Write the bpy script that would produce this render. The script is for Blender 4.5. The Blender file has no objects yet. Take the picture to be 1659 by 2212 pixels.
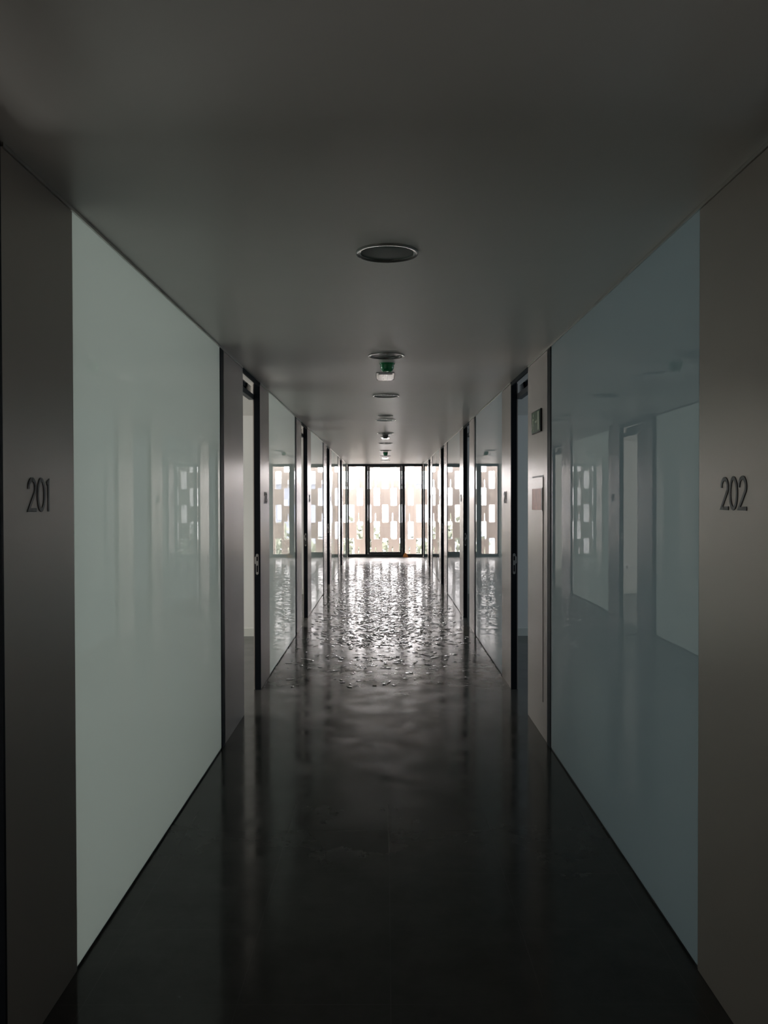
import bpy, bmesh, math, random
from mathutils import Matrix, Vector

S = bpy.context.scene
COL = S.collection
R = math.radians
PI = math.pi

# ------------------------------------------------------------------ camera
W, H, EYE = 0.988, 2.4215, 1.5          # half corridor width, ceiling height, eye height
F = 1900.0                               # focal length in pixels of the 2212 high frame
cam = bpy.data.cameras.new('camera')
cam.sensor_fit = 'VERTICAL'
cam.sensor_height = 24.0
cam.lens = F / 2212 * 24.0
cam.clip_start, cam.clip_end = 0.02, 400
co = bpy.data.objects.new('camera', cam)
COL.objects.link(co)
co.matrix_world = (Matrix.Translation((-0.004, 0, EYE)) @ Matrix.Rotation(R(0.070), 4, 'Z')
                   @ Matrix.Rotation(R(90 - 0.814), 4, 'X') @ Matrix.Rotation(R(-0.12), 4, 'Z'))
S.camera = co

# ------------------------------------------------------------------ exposure, world, lights
S.view_settings.view_transform = 'Standard'
S.view_settings.look = 'None'
S.view_settings.exposure = 0.0
S.view_settings.gamma = 1.0
S.view_settings.use_curve_mapping = False
S.cycles.use_denoising = True
S.cycles.sample_clamp_indirect = 6.0
S.cycles.max_bounces = 14
S.cycles.diffuse_bounces = 6
S.cycles.glossy_bounces = 6
S.cycles.transmission_bounces = 8
S.cycles.transparent_max_bounces = 12
S.cycles.caustics_reflective = True
S.cycles.blur_glossy = 0.6
S.cycles.caustics_refractive = False

wd = bpy.data.worlds.new('sky')
S.world = wd
wd.use_nodes = True
bg = wd.node_tree.nodes['Background']
bg.inputs['Color'].default_value = (1.0, 0.955, 0.965, 1)
bg.inputs['Strength'].default_value = 26.0

def area(name, loc, rot, sx, sy, power, color):
    l = bpy.data.lights.new(name, 'AREA')
    l.shape = 'RECTANGLE'
    l.size, l.size_y = sx, sy
    l.energy = power
    l.color = color
    o = bpy.data.objects.new(name, l)
    COL.objects.link(o)
    o.location = loc
    o.rotation_euler = rot
    return o

# module positions along the corridor
Y0, Y1 = -2.5, 22.9
OPEN = [(1.45, 2.264), (6.108, 6.934), (10.36, 11.15), (14.80, 15.61), (19.25, 20.07)]
POST = [(5.259, 5.369), (9.64, 9.77), (13.95, 14.08), (18.36, 18.49)]
PEND = [2.782, 7.467, 11.70, 16.17, 20.60]       # far end of each number panel = start of glass
GEND = [5.259, 9.64, 13.95, 18.36, 22.90]
ROOMS = [(Y0, 0.7), (0.7, 5.31), (5.31, 9.70), (9.70, 14.01), (14.01, 18.42), (18.42, Y1)]
XO = 5.2                                          # inner face of the outside walls
LEFT_P, RIGHT_P = 118.0, 33.0
for k, (a, b) in enumerate(ROOMS):
    ym = (a + b) / 2
    w = (b - a) - 0.9
    if k == 1:
        ym, w = 3.75, 2.6          # unseen room light moved to the far end to lessen its doorway spill
    area('daylight_left', (-XO + 0.06, ym, 1.55), (0, R(-90), 0), 1.4, w, LEFT_P * w / 3.5 * (0.05, 1.02, 0.93, 0.9, 0.9, 0.9)[k], (0.93, 1.0, 0.955))
    area('daylight_right', (XO - 0.06, ym, 1.55), (0, R(90), 0), 1.4, w, RIGHT_P * w / 3.5 * (0.05, 0.92, 1.05, 0.9, 0.9, 0.9)[k], (0.64, 0.85, 1.0))

# ------------------------------------------------------------------ material helpers
def nodes(m):
    m.use_nodes = True
    return m.node_tree.nodes, m.node_tree.links

def pbr(name, col, rough=0.5, metal=0.0, spec=0.5, var=0.0, scale=8.0, coat=0.0, coat_rough=0.1, bump=0.0, bscale=60):
    m = bpy.data.materials.new(name)
    N, L = nodes(m)
    p = N['Principled BSDF']
    p.inputs['Base Color'].default_value = (*col, 1)
    p.inputs['Roughness'].default_value = rough
    p.inputs['Metallic'].default_value = metal
    p.inputs['Specular IOR Level'].default_value = spec
    p.inputs['Coat Weight'].default_value = coat
    p.inputs['Coat Roughness'].default_value = coat_rough
    tc = N.new('ShaderNodeTexCoord')
    if var > 0:
        n = N.new('ShaderNodeTexNoise')
        n.inputs['Scale'].default_value = scale
        n.inputs['Detail'].default_value = 4
        L.new(tc.outputs['Object'], n.inputs['Vector'])
        mx = N.new('ShaderNodeMix')
        mx.data_type = 'RGBA'
        mx.inputs[6].default_value = (*[c * (1 - var) for c in col], 1)
        mx.inputs[7].default_value = (*[min(1, c * (1 + var)) for c in col], 1)
        L.new(n.outputs['Fac'], mx.inputs[0])
        L.new(mx.outputs[2], p.inputs['Base Color'])
    if bump > 0:
        n2 = N.new('ShaderNodeTexNoise')
        n2.inputs['Scale'].default_value = bscale
        L.new(tc.outputs['Object'], n2.inputs['Vector'])
        b = N.new('ShaderNodeBump')
        b.inputs['Strength'].default_value = bump
        b.inputs['Distance'].default_value = 0.002
        L.new(n2.outputs['Fac'], b.inputs['Height'])
        L.new(b.outputs['Normal'], p.inputs['Normal'])
    return m

def milk_glass(name, diff, trans, w_trans, rough=0.0, ior=1.5):
    """white laminated glass: glossy front, diffusing body that lets light through"""
    m = bpy.data.materials.new(name)
    N, L = nodes(m)
    N.remove(N['Principled BSDF'])
    out = N['Material Output']
    d = N.new('ShaderNodeBsdfDiffuse'); d.inputs['Color'].default_value = (*diff, 1)
    t = N.new('ShaderNodeBsdfTranslucent'); t.inputs['Color'].default_value = (*trans, 1)
    m1 = N.new('ShaderNodeMixShader'); m1.inputs[0].default_value = w_trans
    L.new(d.outputs[0], m1.inputs[1]); L.new(t.outputs[0], m1.inputs[2])
    g = N.new('ShaderNodeBsdfGlossy'); g.inputs['Roughness'].default_value = rough
    g.inputs['Color'].default_value = (1, 1, 1, 1)
    lw = N.new('ShaderNodeFresnel'); lw.inputs['IOR'].default_value = ior
    m2 = N.new('ShaderNodeMixShader')
    L.new(lw.outputs[0], m2.inputs[0])
    L.new(m1.outputs[0], m2.inputs[1]); L.new(g.outputs[0], m2.inputs[2])
    L.new(m2.outputs[0], out.inputs['Surface'])
    return m

def clear_glass(name, tint=(0.985, 0.985, 0.98), ior=1.45):
    m = bpy.data.materials.new(name)
    N, L = nodes(m)
    N.remove(N['Principled BSDF'])
    out = N['Material Output']
    t = N.new('ShaderNodeBsdfTransparent'); t.inputs['Color'].default_value = (*tint, 1)
    g = N.new('ShaderNodeBsdfGlossy'); g.inputs['Roughness'].default_value = 0.0
    lw = N.new('ShaderNodeFresnel'); lw.inputs['IOR'].default_value = ior
    mx = N.new('ShaderNodeMixShader')
    L.new(lw.outputs[0], mx.inputs[0]); L.new(t.outputs[0], mx.inputs[1]); L.new(g.outputs[0], mx.inputs[2])
    L.new(mx.outputs[0], out.inputs['Surface'])
    return m

def screen_mat():
    m = bpy.data.materials.new('screen_concrete')
    N, L = nodes(m)
    N.remove(N['Principled BSDF'])
    out = N['Material Output']
    tc = N.new('ShaderNodeTexCoord')
    mp = N.new('ShaderNodeMapping'); mp.inputs['Scale'].default_value = (14, 14, 0.4)
    n = N.new('ShaderNodeTexNoise'); n.inputs['Scale'].default_value = 1.0; n.inputs['Detail'].default_value = 3
    L.new(tc.outputs['Object'], mp.inputs['Vector']); L.new(mp.outputs[0], n.inputs['Vector'])
    mx = N.new('ShaderNodeMix'); mx.data_type = 'RGBA'
    mx.inputs[6].default_value = (0.375, 0.334, 0.302, 1)
    mx.inputs[7].default_value = (0.45, 0.405, 0.37, 1)
    L.new(n.outputs['Fac'], mx.inputs[0])
    d = N.new('ShaderNodeBsdfDiffuse'); t = N.new('ShaderNodeBsdfTranslucent')
    L.new(mx.outputs[2], d.inputs['Color']); L.new(mx.outputs[2], t.inputs['Color'])
    m1 = N.new('ShaderNodeMixShader'); m1.inputs[0].default_value = SCREEN_T
    L.new(d.outputs[0], m1.inputs[1]); L.new(t.outputs[0], m1.inputs[2])
    L.new(m1.outputs[0], out.inputs['Surface'])
    return m

SCREEN_T = 0.045

def floor_mat():
    m = bpy.data.materials.new('polished_floor')
    N, L = nodes(m)
    p = N['Principled BSDF']
    tc = N.new('ShaderNodeTexCoord')
    # mottled stone colour
    n = N.new('ShaderNodeTexNoise'); n.inputs['Scale'].default_value = 2.2; n.inputs['Detail'].default_value = 8
    n.inputs['Roughness'].default_value = 0.7
    L.new(tc.outputs['Object'], n.inputs['Vector'])
    cr = N.new('ShaderNodeValToRGB')
    cr.color_ramp.elements[0].position = 0.3; cr.color_ramp.elements[0].color = (0.030, 0.029, 0.028, 1)
    cr.color_ramp.elements[1].position = 0.75; cr.color_ramp.elements[1].color = (0.052, 0.050, 0.048, 1)
    L.new(n.outputs['Fac'], cr.inputs[0])
    # square slabs with hairline joints
    br = N.new('ShaderNodeTexBrick')
    br.offset = 0.0; br.squash = 1.0
    br.inputs['Scale'].default_value = 1.0
    br.inputs['Mortar Size'].default_value = 0.0016
    br.inputs['Mortar Smooth'].default_value = 0.0
    br.inputs['Brick Width'].default_value = 0.457
    br.inputs['Row Height'].default_value = 0.457
    mp = N.new('ShaderNodeMapping'); mp.inputs['Location'].default_value = (0.447, 0.15, 0)
    L.new(tc.outputs['Object'], mp.inputs['Vector']); L.new(mp.outputs[0], br.inputs['Vector'])
    mx = N.new('ShaderNodeMix'); mx.data_type = 'RGBA'
    L.new(br.outputs['Fac'], mx.inputs[0])
    L.new(cr.outputs[0], mx.inputs[6]); mx.inputs[7].default_value = (0.047, 0.046, 0.045, 1)
    # pale dusty floor by the end window, its colour also carrying window light
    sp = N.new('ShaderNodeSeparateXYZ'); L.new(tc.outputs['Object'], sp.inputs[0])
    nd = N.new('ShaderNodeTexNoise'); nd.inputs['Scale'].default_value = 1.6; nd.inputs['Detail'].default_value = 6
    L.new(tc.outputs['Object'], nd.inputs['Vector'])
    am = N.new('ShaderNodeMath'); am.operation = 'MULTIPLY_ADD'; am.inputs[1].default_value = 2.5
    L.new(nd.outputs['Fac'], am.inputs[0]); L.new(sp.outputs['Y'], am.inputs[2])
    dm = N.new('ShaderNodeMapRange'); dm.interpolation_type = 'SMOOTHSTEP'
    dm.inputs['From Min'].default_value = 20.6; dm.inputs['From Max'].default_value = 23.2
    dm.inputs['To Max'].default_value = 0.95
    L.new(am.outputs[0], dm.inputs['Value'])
    # dusty film plus painted light: floor colour grows paler down the corridor
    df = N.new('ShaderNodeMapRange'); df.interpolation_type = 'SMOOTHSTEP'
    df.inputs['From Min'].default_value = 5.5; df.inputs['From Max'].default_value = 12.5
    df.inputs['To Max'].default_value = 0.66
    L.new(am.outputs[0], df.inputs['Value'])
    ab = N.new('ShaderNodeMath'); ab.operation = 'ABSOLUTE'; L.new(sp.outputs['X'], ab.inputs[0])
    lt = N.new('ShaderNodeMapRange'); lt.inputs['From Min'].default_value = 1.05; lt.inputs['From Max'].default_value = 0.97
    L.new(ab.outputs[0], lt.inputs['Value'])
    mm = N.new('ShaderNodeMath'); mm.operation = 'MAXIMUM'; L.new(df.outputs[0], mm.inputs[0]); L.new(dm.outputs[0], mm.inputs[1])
    dust_and_light = N.new('ShaderNodeMath'); dust_and_light.operation = 'MULTIPLY'; L.new(mm.outputs[0], dust_and_light.inputs[0]); L.new(lt.outputs[0], dust_and_light.inputs[1])
    # fine footprints and wipes break the dusty, lightened floor up
    ns = N.new('ShaderNodeTexNoise'); ns.inputs['Scale'].default_value = 11; ns.inputs['Detail'].default_value = 5; ns.inputs['Roughness'].default_value = 0.65
    L.new(tc.outputs['Object'], ns.inputs['Vector'])
    nr = N.new('ShaderNodeMapRange'); nr.inputs['From Min'].default_value = 0.36; nr.inputs['From Max'].default_value = 0.56
    nr.inputs['To Min'].default_value = 0.72; nr.inputs['To Max'].default_value = 1.12
    L.new(ns.outputs['Fac'], nr.inputs['Value'])
    du = N.new('ShaderNodeMath'); du.operation = 'MULTIPLY'; du.use_clamp = True
    L.new(dust_and_light.outputs[0], du.inputs[0]); L.new(nr.outputs[0], du.inputs[1])
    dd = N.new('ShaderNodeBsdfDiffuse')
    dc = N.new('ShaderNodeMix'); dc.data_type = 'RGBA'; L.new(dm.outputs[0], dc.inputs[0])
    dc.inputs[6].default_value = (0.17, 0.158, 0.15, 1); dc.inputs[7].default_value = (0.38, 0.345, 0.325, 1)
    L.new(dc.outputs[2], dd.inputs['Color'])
    win_dust_light = N.new('ShaderNodeBsdfPrincipled')
    win_dust_light.inputs['Base Color'].default_value = (0.40, 0.365, 0.345, 1); win_dust_light.inputs['Roughness'].default_value = 0.5
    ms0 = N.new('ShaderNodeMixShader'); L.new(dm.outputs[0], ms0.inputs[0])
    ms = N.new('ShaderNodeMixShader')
    L.new(du.outputs[0], ms.inputs[0]); L.new(p.outputs[0], ms.inputs[1]); L.new(dd.outputs[0], ms0.inputs[1]); L.new(win_dust_light.outputs[0], ms0.inputs[2]); L.new(ms0.outputs[0], ms.inputs[2])
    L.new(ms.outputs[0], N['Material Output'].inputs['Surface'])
    L.new(mx.outputs[2], p.inputs['Base Color'])
    # polish: worn patches change the roughness
    n2 = N.new('ShaderNodeTexNoise'); n2.inputs['Scale'].default_value = 5; n2.inputs['Detail'].default_value = 6
    L.new(tc.outputs['Object'], n2.inputs['Vector'])
    mr = N.new('ShaderNodeMapRange')
    mr.inputs['From Min'].default_value = 0.35; mr.inputs['From Max'].default_value = 0.7
    mr.inputs['To Min'].default_value = 0.09; mr.inputs['To Max'].default_value = 0.20
    L.new(n2.outputs['Fac'], mr.inputs['Value'])
    L.new(mr.outputs[0], p.inputs['Roughness'])
    n3 = N.new('ShaderNodeTexNoise'); n3.inputs['Scale'].default_value = 9; n3.inputs['Detail'].default_value = 3
    L.new(tc.outputs['Object'], n3.inputs['Vector'])
    b = N.new('ShaderNodeBump'); b.inputs['Strength'].default_value = 0.07; b.inputs['Distance'].default_value = 0.003
    L.new(n3.outputs['Fac'], b.inputs['Height']); L.new(b.outputs['Normal'], p.inputs['Normal'])
    p.inputs['Specular IOR Level'].default_value = 0.17
    return m

M = {
    'white': pbr('white_paint', (0.67, 0.615, 0.585), 0.37, var=0.03, scale=3),
    'room': pbr('room_paint', (0.72, 0.68, 0.655), 0.65, var=0.03, scale=2),
    'panel': pbr('satin_panel', (0.56, 0.49, 0.46), 0.265, metal=0.40, spec=0.8, var=0.03, scale=2.5),
    'dark': pbr('dark_aluminium', (0.012, 0.015, 0.021), 0.5, spec=0.12, var=0.1),
    'frame': pbr('grey_window_aluminium', (0.055, 0.056, 0.063), 0.5, spec=0.2, var=0.1),
    'alu': pbr('bare_aluminium', (0.75, 0.73, 0.70), 0.3, metal=1.0, var=0.08, scale=30),
    'steel': pbr('brushed_steel', (0.42, 0.42, 0.42), 0.4, metal=1.0, var=0.1, scale=50),
    'black': pbr('black_plastic', (0.012, 0.012, 0.014), 0.4, var=0.1),
    'number': pbr('charcoal_lettering', (0.022, 0.026, 0.03), 0.4, var=0.1),
    'ring': pbr('pale_lamp_ring', (0.42, 0.41, 0.40), 0.2, metal=0.9, var=0.05),
    'lampglass': pbr('grey_green_lamp_glass', (0.030, 0.055, 0.045), 0.35, spec=0.08, var=0.05),
    'lampbody': pbr('white_lamp_plastic', (0.84, 0.80, 0.82), 0.16, coat=0.5, var=0.03),
    'green': pbr('green_plastic', (0.012, 0.24, 0.085), 0.12, coat=0.6, var=0.1, scale=20),
    'smoke': pbr('grey_detector_plastic', (0.16, 0.14, 0.14), 0.4, var=0.1),
    'signgreen': pbr('photoluminescent_green', (0.055, 0.10, 0.055), 0.35, var=0.06),
    'signpale': pbr('pale_sign_symbol', (0.42, 0.44, 0.34), 0.4, var=0.05),
    'redpane': pbr('red_tinted_pane', (0.56, 0.25, 0.20), 0.36, spec=0.4, var=0.35, scale=14),
    'redbrown': pbr('dark_maroon_edge', (0.06, 0.022, 0.02), 0.4, var=0.1),
    'orange': pbr('orange_rubber', (0.85, 0.36, 0.10), 0.45, var=0.12, scale=25),
    'brown': pbr('brown_rubber', (0.16, 0.07, 0.035), 0.5, var=0.15, scale=25),
    'bounce_ledge': pbr('pale_bounce_ledge', (0.72, 0.69, 0.65), 0.8, var=0.08, scale=3),
    'skirt': pbr('pale_skirting', (0.62, 0.60, 0.56), 0.5, var=0.03),
    'outground': pbr('outdoor_paving', (0.68, 0.66, 0.63), 0.9, var=0.2, scale=0.3),
    'bluefacade': pbr('blue_grey_facade', (0.045, 0.051, 0.066), 0.7, var=0.08, scale=1),
    'palefacade': pbr('pale_facade', (0.75, 0.73, 0.70), 0.8, var=0.06, scale=1),
    'winglass': pbr('far_window_glass', (0.10, 0.12, 0.16), 0.1, var=0.1),
    'leaf': pbr('foliage', (0.055, 0.062, 0.042), 0.8, var=0.5, scale=2),
    'bark': pbr('bark', (0.12, 0.09, 0.06), 0.9, var=0.3, scale=6),
    'milk_l': milk_glass('frosted_white_glass', (0.64, 0.645, 0.635), (0.88, 0.93, 0.91), 0.84),
    'clear': clear_glass('clear_window_glass'),
    'film': pbr('torn_plastic_film', (0.16, 0.155, 0.15), 0.10, spec=0.35, var=0.3, scale=4),
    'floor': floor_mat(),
    'screen': screen_mat(),
}

# ------------------------------------------------------------------ mesh helpers
class MB:
    """collects shapes into ONE mesh"""
    def __init__(self):
        self.bm = bmesh.new()
    def box(self, x0, x1, y0, y1, z0, z1):
        bm = self.bm
        v = [bm.verts.new((x, y, z)) for x in (x0, x1) for y in (y0, y1) for z in (z0, z1)]
        for f in ((0, 1, 3, 2), (4, 6, 7, 5), (0, 4, 5, 1), (2, 3, 7, 6), (0, 2, 6, 4), (1, 5, 7, 3)):
            bm.faces.new([v[i] for i in f])
        return self
    def lathe(self, prof, n=48, cx=0, cy=0, cz=0):
        """profile of (radius, z) turned about z"""
        bm = self.bm
        rings = []
        for r, z in prof:
            if r < 1e-6:
                rings.append([bm.verts.new((cx, cy, cz + z))])
            else:
                rings.append([bm.verts.new((cx + r * math.cos(2 * PI * i / n), cy + r * math.sin(2 * PI * i / n), cz + z)) for i in range(n)])
        for a, b in zip(rings, rings[1:]):
            for i in range(n):
                j = (i + 1) % n
                q = [a[i % len(a)], a[j % len(a)], b[j % len(b)], b[i % len(b)]]
                u = []
                for v in q:
                    if v not in u: u.append(v)
                if len(u) > 2: bm.faces.new(u)
        return self
    def ribbon(self, pts, t, d0, d1, place, closed=False):
        """stroke of width t along 2-D points, thickness from depth d0 to d1; place(u, v, d) -> xyz"""
        bm = self.bm
        n = len(pts)
        L, Rr = [], []
        for i, p in enumerate(pts):
            a = pts[(i - 1) % n] if (closed or i > 0) else None
            b = pts[(i + 1) % n] if (closed or i < n - 1) else None
            def nrm(s, e):
                dx, dy = e[0] - s[0], e[1] - s[1]
                l = math.hypot(dx, dy) or 1e-9
                return (-dy / l, dx / l)
            ns = [nrm(a, p)] if a else []
            if b: ns.append(nrm(p, b))
            mx, my = sum(q[0] for q in ns), sum(q[1] for q in ns)
            l = math.hypot(mx, my) or 1e-9
            mx, my = mx / l, my / l
            c = max(0.45, mx * ns[0][0] + my * ns[0][1])
            k = t / 2 / c
            L.append((p[0] + mx * k, p[1] + my * k)); Rr.append((p[0] - mx * k, p[1] - my * k))
        VL = [[bm.verts.new(place(u, v, d)) for u, v in L] for d in (d0, d1)]
        VR = [[bm.verts.new(place(u, v, d)) for u, v in Rr] for d in (d0, d1)]
        m = n if closed else n - 1
        for i in range(m):
            j = (i + 1) % n
            bm.faces.new((VL[1][i], VL[1][j], VR[1][j], VR[1][i]))
            bm.faces.new((VL[0][i], VR[0][i], VR[0][j], VL[0][j]))
            bm.faces.new((VL[0][i], VL[0][j], VL[1][j], VL[1][i]))
            bm.faces.new((VR[0][i], VR[1][i], VR[1][j], VR[0][j]))
        if not closed:
            for i in (0, n - 1):
                bm.faces.new((VL[0][i], VL[1][i], VR[1][i], VR[0][i]))
        return self
    def prism(self, pts, d0, d1, place):
        bm = self.bm
        A = [bm.verts.new(place(u, v, d0)) for u, v in pts]
        B = [bm.verts.new(place(u, v, d1)) for u, v in pts]
        n = len(pts)
        bm.faces.new(A); bm.faces.new(B[::-1])
        for i in range(n):
            j = (i + 1) % n
            bm.faces.new((A[i], B[i], B[j], A[j]))
        return self
    def build(self, name, mat, parent=None, smooth=False, bevel=0.0):
        bm = self.bm
        bmesh.ops.recalc_face_normals(bm, faces=bm.faces[:])
        if bevel > 0:
            bmesh.ops.bevel(bm, geom=bm.edges[:], offset=bevel, segments=2, affect='EDGES', clamp_overlap=True)
        if smooth:
            for f in bm.faces: f.smooth = True
        me = bpy.data.meshes.new(name)
        bm.to_mesh(me); bm.free()
        if smooth: me.set_sharp_from_angle(angle=R(35))
        me.materials.append(mat)
        o = bpy.data.objects.new(name, me)
        COL.objects.link(o)
        if parent is not None: o.parent = parent
        return o

def tag(o, label, cat, group=None, kind=None):
    o['label'] = label
    o['category'] = cat
    if group: o['group'] = group
    if kind: o['kind'] = kind
    return o

def empty(name, loc=(0, 0, 0)):
    o = bpy.data.objects.new(name, None)
    COL.objects.link(o)
    o.location = loc
    o.empty_display_size = 0.1
    return o

def structure(o, label, cat):
    return tag(o, label, cat, kind='structure')

TH = 0.055      # thickness of the corridor walls
NAMES = {-1: 'left', 1: 'right'}

def bx(mb, s, x0, x1, *r):
    """box mirrored to the left wall (s=-1) or right wall (s=1); x given as distance from the corridor axis"""
    a, b = s * x0, s * x1
    return mb.box(min(a, b), max(a, b), *r)

# ------------------------------------------------------------------ shell
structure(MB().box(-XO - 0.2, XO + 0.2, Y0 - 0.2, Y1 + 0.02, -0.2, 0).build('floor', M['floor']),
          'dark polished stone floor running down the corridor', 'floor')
structure(MB().box(-XO - 0.2, XO + 0.2, Y0 - 0.2, Y1 + 0.02, H, H + 0.25).build('ceiling', M['white']),
          'smooth off-white corridor ceiling with round lights', 'ceiling')
structure(MB().box(-XO - 0.2, XO + 0.2, Y0 - 0.2, Y0, 0, H).build('wall_back', M['white']),
          'white end wall of the corridor behind the viewpoint', 'wall')
for s in (-1, 1):
    structure(bx(MB(), s, XO, XO + 0.2, Y0, Y1, 0, H).build('wall_outer_' + NAMES[s], M['room']),
              'white outside wall of the rooms on the %s' % NAMES[s], 'wall')
    # window wall closing the rooms beside the corridor's end window
    structure(bx(MB(), s, W + TH, XO, Y1 - 0.1, Y1, 0, H).build('wall_end_' + NAMES[s], M['room']),
              'white end wall of the last room on the %s' % NAMES[s], 'wall')
    # partitions between the rooms
    for k, (a, b) in enumerate(ROOMS[1:]):
        o = bx(MB(), s, W + TH, XO, a - 0.045, a + 0.045, 0, H).build('wall_partition_' + NAMES[s], M['room'])
        bx(MB(), s, W + TH + 0.001, XO, a - 0.057, a - 0.045, 0, 0.085).build('skirting', M['skirt'], o)
        structure(o, 'white partition wall between rooms on the %s, %s from the near end' % (NAMES[s], ['first', 'second', 'third', 'fourth', 'fifth'][k]), 'wall')
    # opaque satin panels
    pans = [(Y0, OPEN[0][0], 'long grey %s wall panel behind the viewpoint')]
    for i in range(5):
        n = str((201 if s < 0 else 202) + 2 * i)
        pans.append((OPEN[i][1], PEND[i], 'grey satin %s wall panel carrying room number ' + n))
        if i < 4:
            nn = str((201 if s < 0 else 202) + 2 * (i + 1))
            pans.append((POST[i][1], OPEN[i + 1][0], 'grey satin %s wall panel between the glass of ' + n + ' and the doorway of ' + nn))
    for a, b, lab in pans:
        structure(bx(MB(), s, W, W + TH, a, b, 0, H - 0.012).build('wall_' + NAMES[s], M['panel'], bevel=0.0015), lab % NAMES[s], 'wall panel')
    # pale metal strip standing in for light leaking over the wall tops
    t = MB()
    segs = [(Y0, OPEN[0][0])] + [(OPEN[i][1] + 0.01, (OPEN[i + 1][0] if i < 4 else Y1) - 0.01) for i in range(5)]
    for a, b in segs:
        bx(t, s, W - 0.004, W + TH, a, b, H - 0.011, H - 0.0005)
    structure(t.build('trim_%d' % (1 if s < 0 else 2), M['alu']),
              'thin pale metal strip standing in for light leaking where the %s wall meets the ceiling' % NAMES[s], 'trim')

# ------------------------------------------------------------------ frosted glass panels
ROOMNO = {-1: [201, 203, 205, 207, 209], 1: [202, 204, 206, 208, 210]}
for s in (-1, 1):
    for i in range(5):
        n = ROOMNO[s][i]
        a, b = PEND[i] + 0.003, GEND[i] - 0.003
        g = empty('frosted_glass_panel', (s * W, (a + b) / 2, 0))
        def loc(o, g=g):
            o.parent = g
            o.matrix_parent_inverse = Matrix.Translation(-g.location)
            return o
        loc(bx(MB(), s, W + 0.001, W + 0.013, a, b, 0.012, H - 0.012).build('pane', M['milk_l']))
        loc(bx(MB(), s, W + 0.003, W + 0.03, a, b, 0.0, 0.0115).build('floor_channel', M['black']))
        if i < 4:
            p = loc(bx(MB(), s, W - 0.003, W + TH, POST[i][0], POST[i][1], 0, H - 0.012).build('end_post', M['dark'], bevel=0.002))
            p['label'] = 'dark metal end post'
        tint = 'pale white' if s < 0 else 'bluish'
        if i == 0:
            lab = 'largest %s frosted glass panel, beside room number %d' % (tint, n)
        elif i < 4:
            lab = '%s frosted glass panel just beyond room number %d' % (tint, n)
        else:
            lab = 'last %s frosted glass panel, next to the end window' % tint
        tag(g, lab, 'glass panel', 'frosted glass panels of the %s wall' % NAMES[s])

# ------------------------------------------------------------------ door openings
dn = 0
for s in (-1, 1):
    for i, (a, b) in enumerate(OPEN):
        dn += 1
        d = empty('door_%d' % dn, (s * W, a, 0))
        inv = Matrix.Translation(-d.location)
        def P(o, d=d, inv=inv):
            o.parent = d
            o.matrix_parent_inverse = inv
            return o
        P(bx(MB(), s, W + 0.002, W + TH, a, a + 0.008, 0, H - 0.001).build('jamb', M['dark']))
        j = P(bx(MB(), s, W - 0.001, W + 0.046, b - 0.012, b, 0, H - 0.001).build('jamb', M['dark']))
        P(bx(MB(), s, W + 0.001, W + 0.014, a + 0.008, b - 0.0125, H - 0.032, H - 0.001).build('door_head', M['dark']))
        P(bx(MB(), s, W + 0.047, W + 0.085, a + 0.008, b - 0.0005, 2.286, 2.327).build('transom_bar', M['frame']))
        P(bx(MB(), s, W + 0.062, W + 0.068, a + 0.008, b - 0.0005, 2.327, H - 0.032).build('transom_glass', M['clear']))
        if i == 0 and s > 0:
            P(bx(MB(), s, W + 0.012, W + 0.05, a + 0.009, b - 0.013, 0.006, 2.248).build('door_leaf', M['panel']))  # unseen closed leaf added to keep room light off the near ceiling
        # strike plate is fixed to the far jamb
        m = MB()
        xc, zc, hh, hw = W + 0.024, 0.992, 0.082, 0.0105
        y1, y0 = b - 0.0125, b - 0.0155
        pl = lambda u, v, q: (s * (xc + u), q, zc + v)
        n = 12
        m.prism([(hw * math.cos(PI * k / n), hh - hw + hw * math.sin(PI * k / n)) for k in range(n + 1)] + [(-hw, 0.060), (hw, 0.060)], y0, y1, pl)
        m.prism([(hw * math.cos(PI + PI * k / n), -hh + hw + hw * math.sin(PI + PI * k / n)) for k in range(n + 1)] + [(hw, -0.062), (-hw, -0.062)], y0, y1, pl)
        m.prism([(-hw, -0.010), (hw, -0.010), (hw, 0.026), (-hw, 0.026)], y0, y1, pl)
        for q0, q1 in ((-0.062, -0.010), (0.026, 0.060)):
            m.prism([(-hw, q0), (-hw + 0.0045, q0), (-hw + 0.0045, q1), (-hw, q1)], y0, y1, pl)
            m.prism([(hw - 0.0045, q0), (hw, q0), (hw, q1), (hw - 0.0045, q1)], y0, y1, pl)
        m.prism([(hw, 0.0), (hw + 0.009, 0.006), (hw + 0.009, 0.054), (hw, 0.064)], y0, y1, pl)
        sp = m.build('strike_plate', M['steel'])
        sp.parent = j
        sp.matrix_parent_inverse = Matrix()
        sp['label'] = 'steel strike plate with two slots'
        structure(d, 'dark framed open doorway on the %s, before room number %d' % (NAMES[s], ROOMNO[s][i]), 'door')

# ------------------------------------------------------------------ end window
win = empty('window_1', (0, Y1, 0))
def PW(o):
    o.parent = win
    o.matrix_parent_inverse = Matrix.Translation((0, -Y1, 0))
    return o
wy0, wy1 = Y1 - 0.04, Y1 + 0.03
ppm = F / Y1
X = lambda px: (px - 831.2) / ppm
f = MB()
f.box(-W + 0.002, W - 0.002, wy0, wy1, H - 0.062, H - 0.001)
f.box(-W + 0.002, W - 0.002, wy0, wy1, 0.001, 0.082)
f.box(-W + 0.002, X(753.0), wy0, wy1, 0.082, H - 0.062)
f.box(X(909.6), W - 0.002, wy0, wy1, 0.082, H - 0.062)
PW(f.build('outer_frame', M['frame'], bevel=0.003))
for a, b in ((788.0, 793.6), (867.6, 873.8)):
    PW(MB().box(X(a), X(b), wy0, wy1, 0.082, H - 0.062).build('mullion', M['frame'], bevel=0.003))
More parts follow.
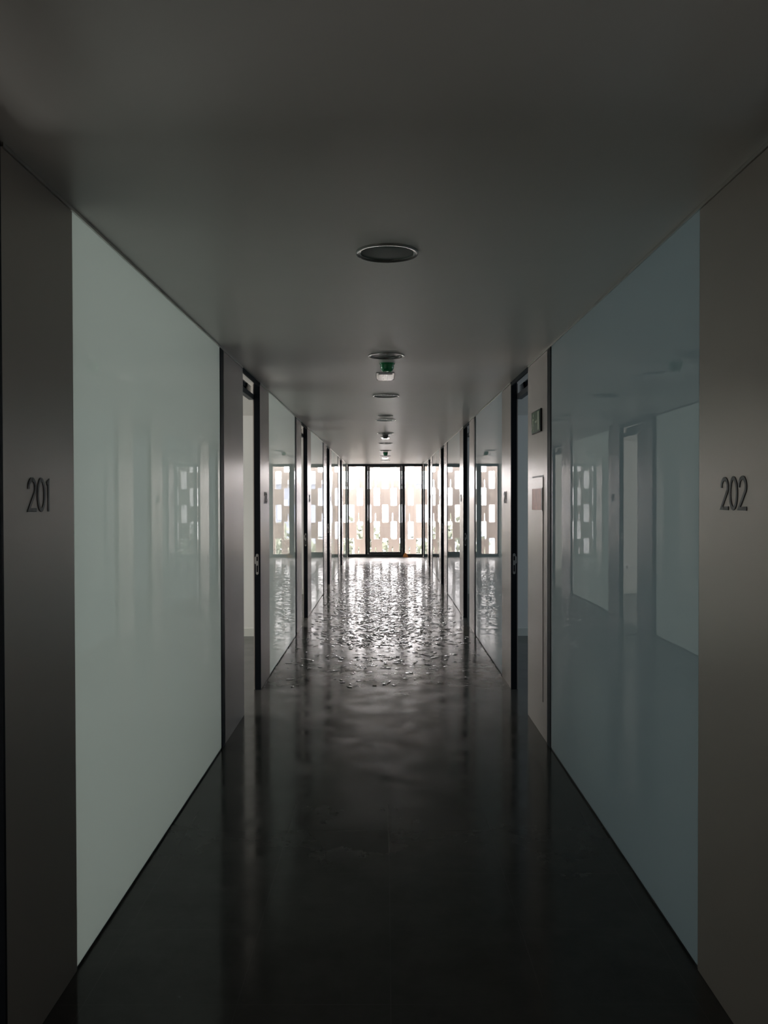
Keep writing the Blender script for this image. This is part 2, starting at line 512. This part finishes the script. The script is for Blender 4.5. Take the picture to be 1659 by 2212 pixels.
sa = MB()
x0, x1 = X(793.8), X(867.4)
xa, xb = X(798.2), X(863.2)
sa.box(x0, xa, wy0 + 0.008, wy1 - 0.01, 0.084, H - 0.064)
sa.box(xb, x1, wy0 + 0.008, wy1 - 0.01, 0.084, H - 0.064)
sa.box(xa, xb, wy0 + 0.008, wy1 - 0.01, 0.084, 0.135)
sa.box(xa, xb, wy0 + 0.008, wy1 - 0.01, H - 0.085, H - 0.064)
sash = PW(sa.build('sash', M['frame'], bevel=0.003))
for a, b, z0, z1 in ((X(753.0), X(788.0), 0.082, H - 0.062), (xa, xb, 0.135, H - 0.085), (X(873.8), X(909.6), 0.082, H - 0.062)):
    PW(MB().box(a, b, Y1 - 0.003, Y1 + 0.003, z0, z1).build('pane', M['clear']))
structure(win, 'full height grey framed window of three lights at the corridor end', 'window')
structure(MB().box(-W + 0.002, W - 0.002, Y1 - 0.075, Y1 - 0.042, 0.0, 0.006).build('trim_3', M['alu']),
          'thin pale threshold strip at the foot of the end window', 'trim')

# ------------------------------------------------------------------ perforated screen outside
SY = 23.9
def perforated_screen():
    sx = SY / F
    pitch = 0.4615
    hw, hh = 0.082, 0.241
    cA0 = (812.9 - 831.2) * sx
    zA0 = 0.662
    zB0 = 0.205
    z_lo, z_hi = -0.95, 3.35
    cols = []
    for k in range(-12, 14):
        cols.append((cA0 + k * pitch, [zA0 + j * 0.912 for j in range(-2, 4)], True))
        cols.append((cA0 + (k + 0.5) * pitch, [zB0 + j * 0.912 for j in range(-1, 4)], False))
    cols.sort(key=lambda c: c[0])
    m = MB()
    bm = m.bm
    y0, y1 = SY, SY + 0.07
    cells = pitch / 2
    for cx, zs, slit in cols:
        xl, xr = cx - cells / 2, cx + cells / 2
        zs = [z for z in zs if z - hh > z_lo + 0.02 and z + hh + 0.26 < z_hi]
        # hole outlines (rounded corners; a narrow neck above the holes of every second column)
        loops = []
        for z in zs:
            r = 0.022
            pts = []
            for qx, qz, a0 in ((hw - r, hh - r, 0), (-hw + r, hh - r, 90), (-hw + r, -hh + r, 180), (hw - r, -hh + r, 270)):
                if slit and a0 == 90:
                    # neck sits on the top edge, to the left of the middle
                    pts += [(cx - hw + 0.066, z + hh), (cx - hw + 0.063, z + hh + 0.20), (cx - hw + 0.052, z + hh + 0.235),
                            (cx - hw + 0.034, z + hh + 0.20), (cx - hw + 0.031, z + hh)]
                for q in range(4):
                    an = R(a0 + 30 * q)
                    pts.append((cx + qx + r * math.cos(an), z + qz + r * math.sin(an)))
            loops.append(pts)
        outer = [(xl, z_lo), (xr, z_lo), (xr, z_hi), (xl, z_hi)]
        # triangulated front face with holes, extruded
        b2 = bmesh.new()
        def ring(pts):
            vs = [b2.verts.new((p[0], y0, p[1])) for p in pts]
            return [b2.edges.new((vs[i], vs[(i + 1) % len(vs)])) for i in range(len(vs))]
        es = ring(outer)
        for lp in loops: es += ring(lp)
        bmesh.ops.triangle_fill(b2, use_beauty=True, use_dissolve=False, edges=es)
        ext = bmesh.ops.extrude_face_region(b2, geom=b2.faces[:])
        bmesh.ops.translate(b2, vec=(0, y1 - y0, 0), verts=[v for v in ext['geom'] if isinstance(v, bmesh.types.BMVert)])
        me = bpy.data.meshes.new('tmp')
        b2.to_mesh(me); b2.free()
        bm.from_mesh(me)
        bpy.data.meshes.remove(me)
    return m.build('perforated_screen', M['screen'])
tag(perforated_screen(), 'beige perforated facade screen with staggered slots outside the end window', 'facade screen')

structure(MB().box(-XO - 0.2, XO + 0.2, Y1 + 0.03, SY - 0.002, -0.25, -0.03).build('floor_bounce_ledge', M['bounce_ledge']),  # unseen ledge added to bounce daylight up onto the corridor ceiling
          'unseen pale ledge added to bounce light up between the end window and the screen', 'ledge')
structure(MB().box(-XO - 0.2, XO + 0.2, Y1 + 0.03, SY - 0.002, 3.1, 3.35).build('ceiling_light_block', M['frame']),  # unseen slab added to keep open sky from lighting the screen
          'unseen dark soffit added to block sky light outside the end window', 'soffit')

# ------------------------------------------------------------------ room numbers
def arc(cx, cy, rx, ry, a0, a1, n=16):
    return [(cx + rx * math.cos(R(a0 + (a1 - a0) * i / n)), cy + ry * math.sin(R(a0 + (a1 - a0) * i / n))) for i in range(n + 1)]
def ring2(cx, cy, rx, ry, n=28):
    return arc(cx, cy, rx, ry, 90, 90 + 360 * (n - 1) / n, n - 1)
GLYPH = {   # strokes as (points, closed); unit height, advance width last
    '2': ([(arc(.30, .69, .245, .25, 185, -28, 18) + [(.05, .058), (.60, .058)], False)], .66),
    '0': ([(ring2(.31, .5, .255, .445), True)], .66),
    '1': ([([(.06, .835), (.21, .90), (.21, 0.0)], False)], .36),
    '3': ([(arc(.29, .73, .20, .21, 165, -90, 14) + arc(.29, .285, .25, .23, 90, -165, 16), False)], .64),
    '4': ([([(.44, 0), (.44, .93), (.05, .25), (.60, .25)], False)], .66),
    '5': ([([(.54, .94), (.19, .94), (.13, .53)] + arc(.28, .30, .26, .25, 110, -155, 16), False)], .64),
    '6': ([([(.42, .97), (.10, .42)], False), (ring2(.31, .30, .25, .245), True)], .66),
    '7': ([([(.05, .94), (.57, .94), (.20, 0)], False)], .62),
    '8': ([(ring2(.31, .73, .19, .21), True), (ring2(.31, .285, .245, .23), True)], .66),
    '9': ([([(.20, .03), (.52, .58)], False), (ring2(.31, .70, .25, .245), True)], .66),
}
def room_number(s, text, yc, zb=1.467, h=0.097):
    tot = sum(GLYPH[c][1] for c in text) * h
    e = empty('room_number', (s * (W - 0.0005), yc, zb))
    u0 = -tot / 2
    for c in text:
        st, adv = GLYPH[c]
        m = MB()
        for pts, closed in st:
            # reading direction: away from the camera on the left wall, towards it on the right wall
            m.ribbon([(u0 + p[0] * h, p[1] * h) for p in pts], 0.118 * h, 0.0, 0.0015,
                     lambda u, v, d: (-s * d, -s * u, v), closed)
        m.build('digit', M['number'], e)
        u0 += adv * h
    tag(e, 'dark raised room number %s on a grey satin panel' % text, 'room number', 'room number signs')
for s in (-1, 1):
    for i in range(5):
        yc = 2.502 if i == 0 else (OPEN[i][1] + PEND[i]) / 2 + 0.05
        room_number(s, str(ROOMNO[s][i]), yc)

# ------------------------------------------------------------------ recessed downlights
def downlight():
    e = empty('downlight')
    MB().lathe([(0.098, 0.004), (0.099, -0.005), (0.101, -0.0062), (0.1115, -0.0092), (0.1145, -0.0092), (0.1163, -0.0075), (0.1168, 0.0), (0.098, 0.004)], 64).build('trim_ring', M['ring'], e, smooth=True)
    MB().lathe([(0.0, -0.0035), (0.06, -0.004), (0.098, -0.0015), (0.098, 0.004), (0.0, 0.004)], 64).build('glass_disc', M['lampglass'], e, smooth=True)
    return e
dl0 = downlight()
DLY = [3.29, 5.63, 7.80, 10.17, 12.2, 14.4, 16.5, 18.6, 20.7]
DLAB = ['round recessed downlight nearest the viewer, largest on the ceiling',
        'round recessed downlight just before the nearer green dome',
        'round recessed downlight beyond the nearest white emergency light',
        'round recessed downlight just beyond the small pale ring speaker',
        'round recessed downlight just before the grey smoke detector',
        'round recessed downlight beyond the second white emergency light',
        'round recessed downlight just before the farther green dome',
        'round recessed downlight just beyond the farther green dome',
        'round recessed downlight closest to the end window']
for k, y in enumerate(DLY):
    if k == 0:
        e = dl0
    else:
        e = dl0.copy(); COL.objects.link(e)
        for ch in dl0.children:
            c = ch.copy(); COL.objects.link(c); c.parent = e
    e.location = (0.006, y, H)
    tag(e, DLAB[k], 'downlight', 'row of recessed downlights')

# ring speaker
e = empty('ceiling_speaker', (0.002, 9.68, H))
MB().lathe([(0.066, 0.0), (0.068, -0.005), (0.075, -0.008), (0.083, -0.005), (0.087, 0.0)], 48).build('rim', M['alu'], e, smooth=True)
MB().lathe([(0.0, -0.002), (0.06, -0.002), (0.066, -0.001), (0.066, 0.0), (0.0, 0.0)], 48).build('grille', M['smoke'], e, smooth=True)
tag(e, 'small pale ring speaker on the ceiling, just before the fourth downlight', 'speaker')

# domes
def dome(name, mat, loc, label, r=0.047, hgt=0.056, base=None):
    e = empty(name, loc)
    MB().lathe([(0.0, 0.0), (r * 1.12, 0.0), (r * 1.12, -0.006), (r * 1.0, -0.009), (0.0, -0.009)], 40).build('base', base or mat, e, smooth=True)
    pr = [(r * 0.98, -0.009), (r * 1.0, -0.020), (r * 0.97, -0.032)]
    pr += [(r * 0.97 * math.cos(R(a)), -0.032 - (hgt - 0.032) * math.sin(R(a))) for a in (20, 40, 58, 72, 84)] + [(0.0, -hgt)]
    MB().lathe(pr, 40).build('cover', mat, e, smooth=True)
    MB().lathe([(r * 0.80, -hgt * 0.80), (r * 0.84, -hgt * 0.87), (r * 0.66, -hgt * 0.98), (r * 0.62, -hgt * 0.92)], 40).build('rib_ring', mat, e, smooth=True)
    tag(e, label, 'detector', 'ceiling detectors')
dome('detector_dome', M['green'], (0.012, 5.97, H), 'glossy green detector dome hanging in front of the nearest emergency light')
dome('smoke_detector', M['smoke'], (0.002, 12.5, H), 'grey smoke detector dome in front of the second emergency light', 0.040, 0.058)
dome('detector_dome', M['green'], (0.006, 17.2, H), 'green detector dome farther down the ceiling, near the window', 0.044, 0.062)

# emergency lights
def emergency(y, label):
    e = empty('emergency_light', (0.0, y, H))
    MB().box(-0.068, 0.068, -0.19, 0.19, -0.007, 0.0).build('body', M['lampbody'], e, bevel=0.004)
    l = MB()
    l.box(-0.052, 0.052, -0.165, 0.165, -0.013, -0.007)
    l.build('diffuser', M['lampbody'], e, bevel=0.003)
    for q in (-0.014, 0.014):
        MB().box(q - 0.0015, q + 0.0015, -0.16, 0.16, -0.0142, -0.013).build('rib', M['ring'], e)
    for q in (-0.060, 0.060):
        MB().lathe([(0.0, -0.0095), (0.005, -0.009), (0.006, -0.007), (0.0, -0.007)], 14, q, 0.165, 0).build('screw', M['black'], e)
    tag(e, label, 'emergency light', 'white ceiling emergency lights')
emergency(6.57, 'white box emergency light behind the nearer green dome')
emergency(13.1, 'white box emergency light behind the grey smoke detector')
emergency(19.4, 'white box emergency light closest to the end window')

# ------------------------------------------------------------------ exit sign on the right panel
s = 1
e = empty('exit_sign', (W, 5.72, 1.93))
pl = lambda u, v, d: (-d, -u, v)              # u runs to the right as read from the corridor
MB().prism([(-0.165, 0), (0.165, 0), (0.165, 0.145), (-0.165, 0.145)], 0.0, 0.012, pl).build('backing', M['black'], e, bevel=0.001)
MB().prism([(-0.158, 0.007), (0.150, 0.007), (0.150, 0.138), (-0.158, 0.138)], 0.012, 0.0135, pl).build('green_face', M['signgreen'], e)
m = MB()
m.prism([(0.075, 0.014), (0.125, 0.014), (0.125, 0.131), (0.075, 0.131)], 0.0135, 0.0145, pl)
m.build('door_symbol', M['signpale'], e)
m = MB()
m.ribbon([(-0.02, 0.0725), (0.035, 0.0725)], 0.012, 0.0135, 0.0145, pl)
m.prism([(0.03, 0.055), (0.055, 0.0725), (0.03, 0.090)], 0.0135, 0.0145, pl)
m.build('arrow_symbol', M['signpale'], e)
m = MB()
m.prism([(-0.085 + 0.011 * math.cos(2 * PI * k / 16), 0.118 + 0.011 * math.sin(2 * PI * k / 16)) for k in range(16)], 0.0135, 0.0145, pl)
m.ribbon([(-0.092, 0.100), (-0.100, 0.066)], 0.020, 0.0135, 0.0145, pl)
m.ribbon([(-0.088, 0.098), (-0.066, 0.084), (-0.052, 0.094)], 0.007, 0.0135, 0.01455, pl)
m.ribbon([(-0.096, 0.098), (-0.120, 0.090), (-0.130, 0.072)], 0.007, 0.0135, 0.01455, pl)
m.ribbon([(-0.097, 0.066), (-0.076, 0.048), (-0.082, 0.020), (-0.070, 0.020)], 0.009, 0.0135, 0.01460, pl)
m.ribbon([(-0.103, 0.066), (-0.116, 0.040), (-0.140, 0.030)], 0.009, 0.0135, 0.01460, pl)
m.build('running_figure', M['signpale'], e)
tag(e, 'dark green exit sign with a running figure, high on the right panel', 'exit sign')

# ------------------------------------------------------------------ fire hose cabinet flush in the right panel
e = empty('fire_cabinet', (W, 5.715, 0.225))
h = 1.415
MB().prism([(-0.204, -0.002), (0.2025, -0.002), (0.2025, h + 0.011), (-0.204, h + 0.011)], -0.02, 0.0012, pl).build('frame', M['black'], e)
m = MB()
wz0, wz1 = 1.205, 1.343
m.prism([(-0.2, 0.0), (0.2, 0.0), (0.2, wz0), (-0.2, wz0)], 0.0, 0.004, pl)
m.prism([(-0.2, wz1), (0.2, wz1), (0.2, h), (-0.2, h)], 0.0, 0.004, pl)
m.prism([(-0.2, wz0), (-0.192, wz0), (-0.192, wz1), (-0.2, wz1)], 0.0, 0.004, pl)
m.prism([(0.195, wz0), (0.2, wz0), (0.2, wz1), (0.195, wz1)], 0.0, 0.004, pl)
o = m.build('door', M['panel'], e)
MB().prism([(-0.192, wz0), (0.160, wz0), (0.160, wz1), (-0.192, wz1)], 0.001, 0.003, pl).build('window_pane', M['redpane'], o)['label'] = 'reddish glass pane'
MB().prism([(0.160, wz0 - 0.004), (0.195, wz0 - 0.004), (0.195, wz1 + 0.004), (0.160, wz1 + 0.004)], 0.001, 0.006, pl).build('edge_strip', M['redbrown'], o)
tag(e, 'flush grey fire cabinet with a reddish pane in the right panel', 'cabinet')

# ------------------------------------------------------------------ wall socket in the left room seen as a reflection
e = empty('wall_socket', (-1.82, 14.01 - 0.045, 0.42))
MB().box(-0.08, 0.08, -0.010, 0.0, -0.04, 0.04).build('plate', M['lampbody'], e, bevel=0.003)
for q in (-0.038, 0.038):
    MB().prism([(q + 0.021 * math.cos(2 * PI * k / 20), 0.021 * math.sin(2 * PI * k / 20)) for k in range(20)], -0.0112, -0.0095, lambda u, v, d: (u, d, v)).build('outlet', M['smoke'], e)
tag(e, 'white double wall socket low on the far wall of a left room', 'socket')

# ------------------------------------------------------------------ orange door wedge at the window's foot
e = empty('door_wedge', (0.52, Y1 - 0.13, 0.0))
m = MB()
m.prism([(-0.06, 0.0), (0.07, 0.0), (0.075, 0.03), (0.045, 0.075), (0.012, 0.115), (-0.012, 0.118), (-0.045, 0.07), (-0.068, 0.03)], -0.05, 0.03, lambda u, v, d: (u, d, v))
m.build('wedge_body', M['orange'], e, bevel=0.012, smooth=True)
MB().box(0.04, 0.16, -0.03, 0.03, 0.0, 0.022).build('heel', M['brown'], e, bevel=0.008, smooth=True)
tag(e, 'small orange rubber wedge on the floor against the end window', 'door wedge')

# ------------------------------------------------------------------ torn film litter on the floor
def litter():
    rnd = random.Random(7)
    bm = bmesh.new()
    for k in range(7000):
        y = rnd.uniform(7.0, 20.5)
        if rnd.random() > (0.10 if y < 7.8 else 0.3 if y < 9 else (1.0 if y < 17 else 0.5)): continue
        x = rnd.gauss(0, 0.42)
        if abs(x) > 0.9: continue
        L = rnd.uniform(0.015, 0.085) * (2.0 if rnd.random() < 0.06 else 1); w = rnd.uniform(0.010, 0.040)
        ang = rnd.uniform(0, PI)
        tx, ty = rnd.gauss(0, 0.012), rnd.gauss(0, 0.03)
        z = 0.0015 + rnd.random() * 0.002
        n = 5
        rows = []
        bend = rnd.uniform(-0.001, 0.005)
        for i in range(n):
            u = (i / (n - 1) - 0.5)
            ww = w * (1 - 1.5 * u * u) * rnd.uniform(0.7, 1.2)
            r = []
            for q in (-0.5, 0.5):
                lx, ly = u * L, q * ww
                gx = x + lx * math.cos(ang) - ly * math.sin(ang)
                gy = y + lx * math.sin(ang) + ly * math.cos(ang)
                gz = z + tx * (gx - x) + ty * (gy - y) + bend * (1 - 4 * u * u)
                r.append(bm.verts.new((gx, gy, max(0.0008, gz))))
            rows.append(r)
        for a, b in zip(rows, rows[1:]):
            f = bm.faces.new((a[0], a[1], b[1], b[0])); f.smooth = True
    me = bpy.data.meshes.new('film_litter')
    bm.to_mesh(me); bm.free()
    me.materials.append(M['film'])
    o = bpy.data.objects.new('film_litter', me)
    COL.objects.link(o)
    so = o.modifiers.new('thickness', 'SOLIDIFY'); so.thickness = 0.0006; so.offset = 1
    return o
tag(litter(), 'glossy torn scraps of plastic film scattered down the corridor floor', 'litter', kind='stuff')

# ------------------------------------------------------------------ outdoors beyond the screen
structure(MB().box(-60, 60, Y1 + 1.5, 140, -7.2, -7.0).build('ground_outside', M['outground']), 'pale paved ground outside beyond the screen', 'ground')

def building(name, x0, x1, y0, y1, z1, mat, label, nx, nz):
    e = empty(name, ((x0 + x1) / 2, y0, -7))
    inv = Matrix.Translation(-e.location)
    def P(o):
        o.parent = e; o.matrix_parent_inverse = inv; return o
    P(MB().box(x0, x1, y0, y1, -7, z1).build('walls', mat))
    P(MB().box(x0 - 0.3, x1 + 0.3, y0 - 0.3, y1 + 0.3, z1, z1 + 0.35).build('roof', M['palefacade']))
    for i in range(nx):
        for j in range(nz):
            cx = x0 + (i + 0.5) * (x1 - x0) / nx
            cz = -5.2 + j * 3.0
            wdt = (x1 - x0) / nx * 0.25
            P(MB().box(cx - wdt, cx + wdt, y0 - 0.05, y0 + 0.02, cz - 0.7, cz + 0.7).build('window', M['winglass']))
    tag(e, label, 'building')
building('distant_building', 1.45, 6.0, 62, 74, 2.6, M['bluefacade'], 'blue-grey building glimpsed through the screen on the right', 3, 3)
building('distant_building', -11, -0.6, 78, 90, 1.6, M['palefacade'], 'pale low building glimpsed through the screen on the left', 4, 2)

def tree(x, y, zc, r, label, seed):
    rnd = random.Random(seed)
    e = empty('distant_tree', (x, y, -7))
    MB().lathe([(0.0, 0.0), (0.28, 0.0), (0.18, 2.0), (0.14, zc + 7), (0.0, zc + 7)], 10).build('trunk', M['bark'], e, smooth=True)
    bm = bmesh.new()
    for k in range(900):
        d = Vector((rnd.gauss(0, 1), rnd.gauss(0, 1), rnd.gauss(0, 1))).normalized() * (r * rnd.uniform(0.55, 1.0))
        c = Vector((d.x, d.y, d.z * 1.15 + zc + 7))
        a = Vector((rnd.gauss(0, 1), rnd.gauss(0, 1), rnd.gauss(0, 1))).normalized() * 0.24
        b = Vector((rnd.gauss(0, 1), rnd.gauss(0, 1), rnd.gauss(0, 1))).normalized() * 0.24
        bm.faces.new([bm.verts.new(c + a), bm.verts.new(c + b), bm.verts.new(c - a * 0.6), bm.verts.new(c - b * 0.6)])
    me = bpy.data.meshes.new('crown'); bm.to_mesh(me); bm.free()
    me.materials.append(M['leaf'])
    o = bpy.data.objects.new('crown', me); COL.objects.link(o); o.parent = e
    tag(e, label, 'tree', 'trees beyond the screen')
tree(-1.6, 44, -1.6, 2.0, 'green tree glimpsed through the left of the screen', 3)
tree(0.9, 47, -2.6, 2.0, 'green tree glimpsed low through the middle of the screen', 4)
tree(3.0, 43, -1.8, 1.9, 'green tree glimpsed through the right of the screen', 5)
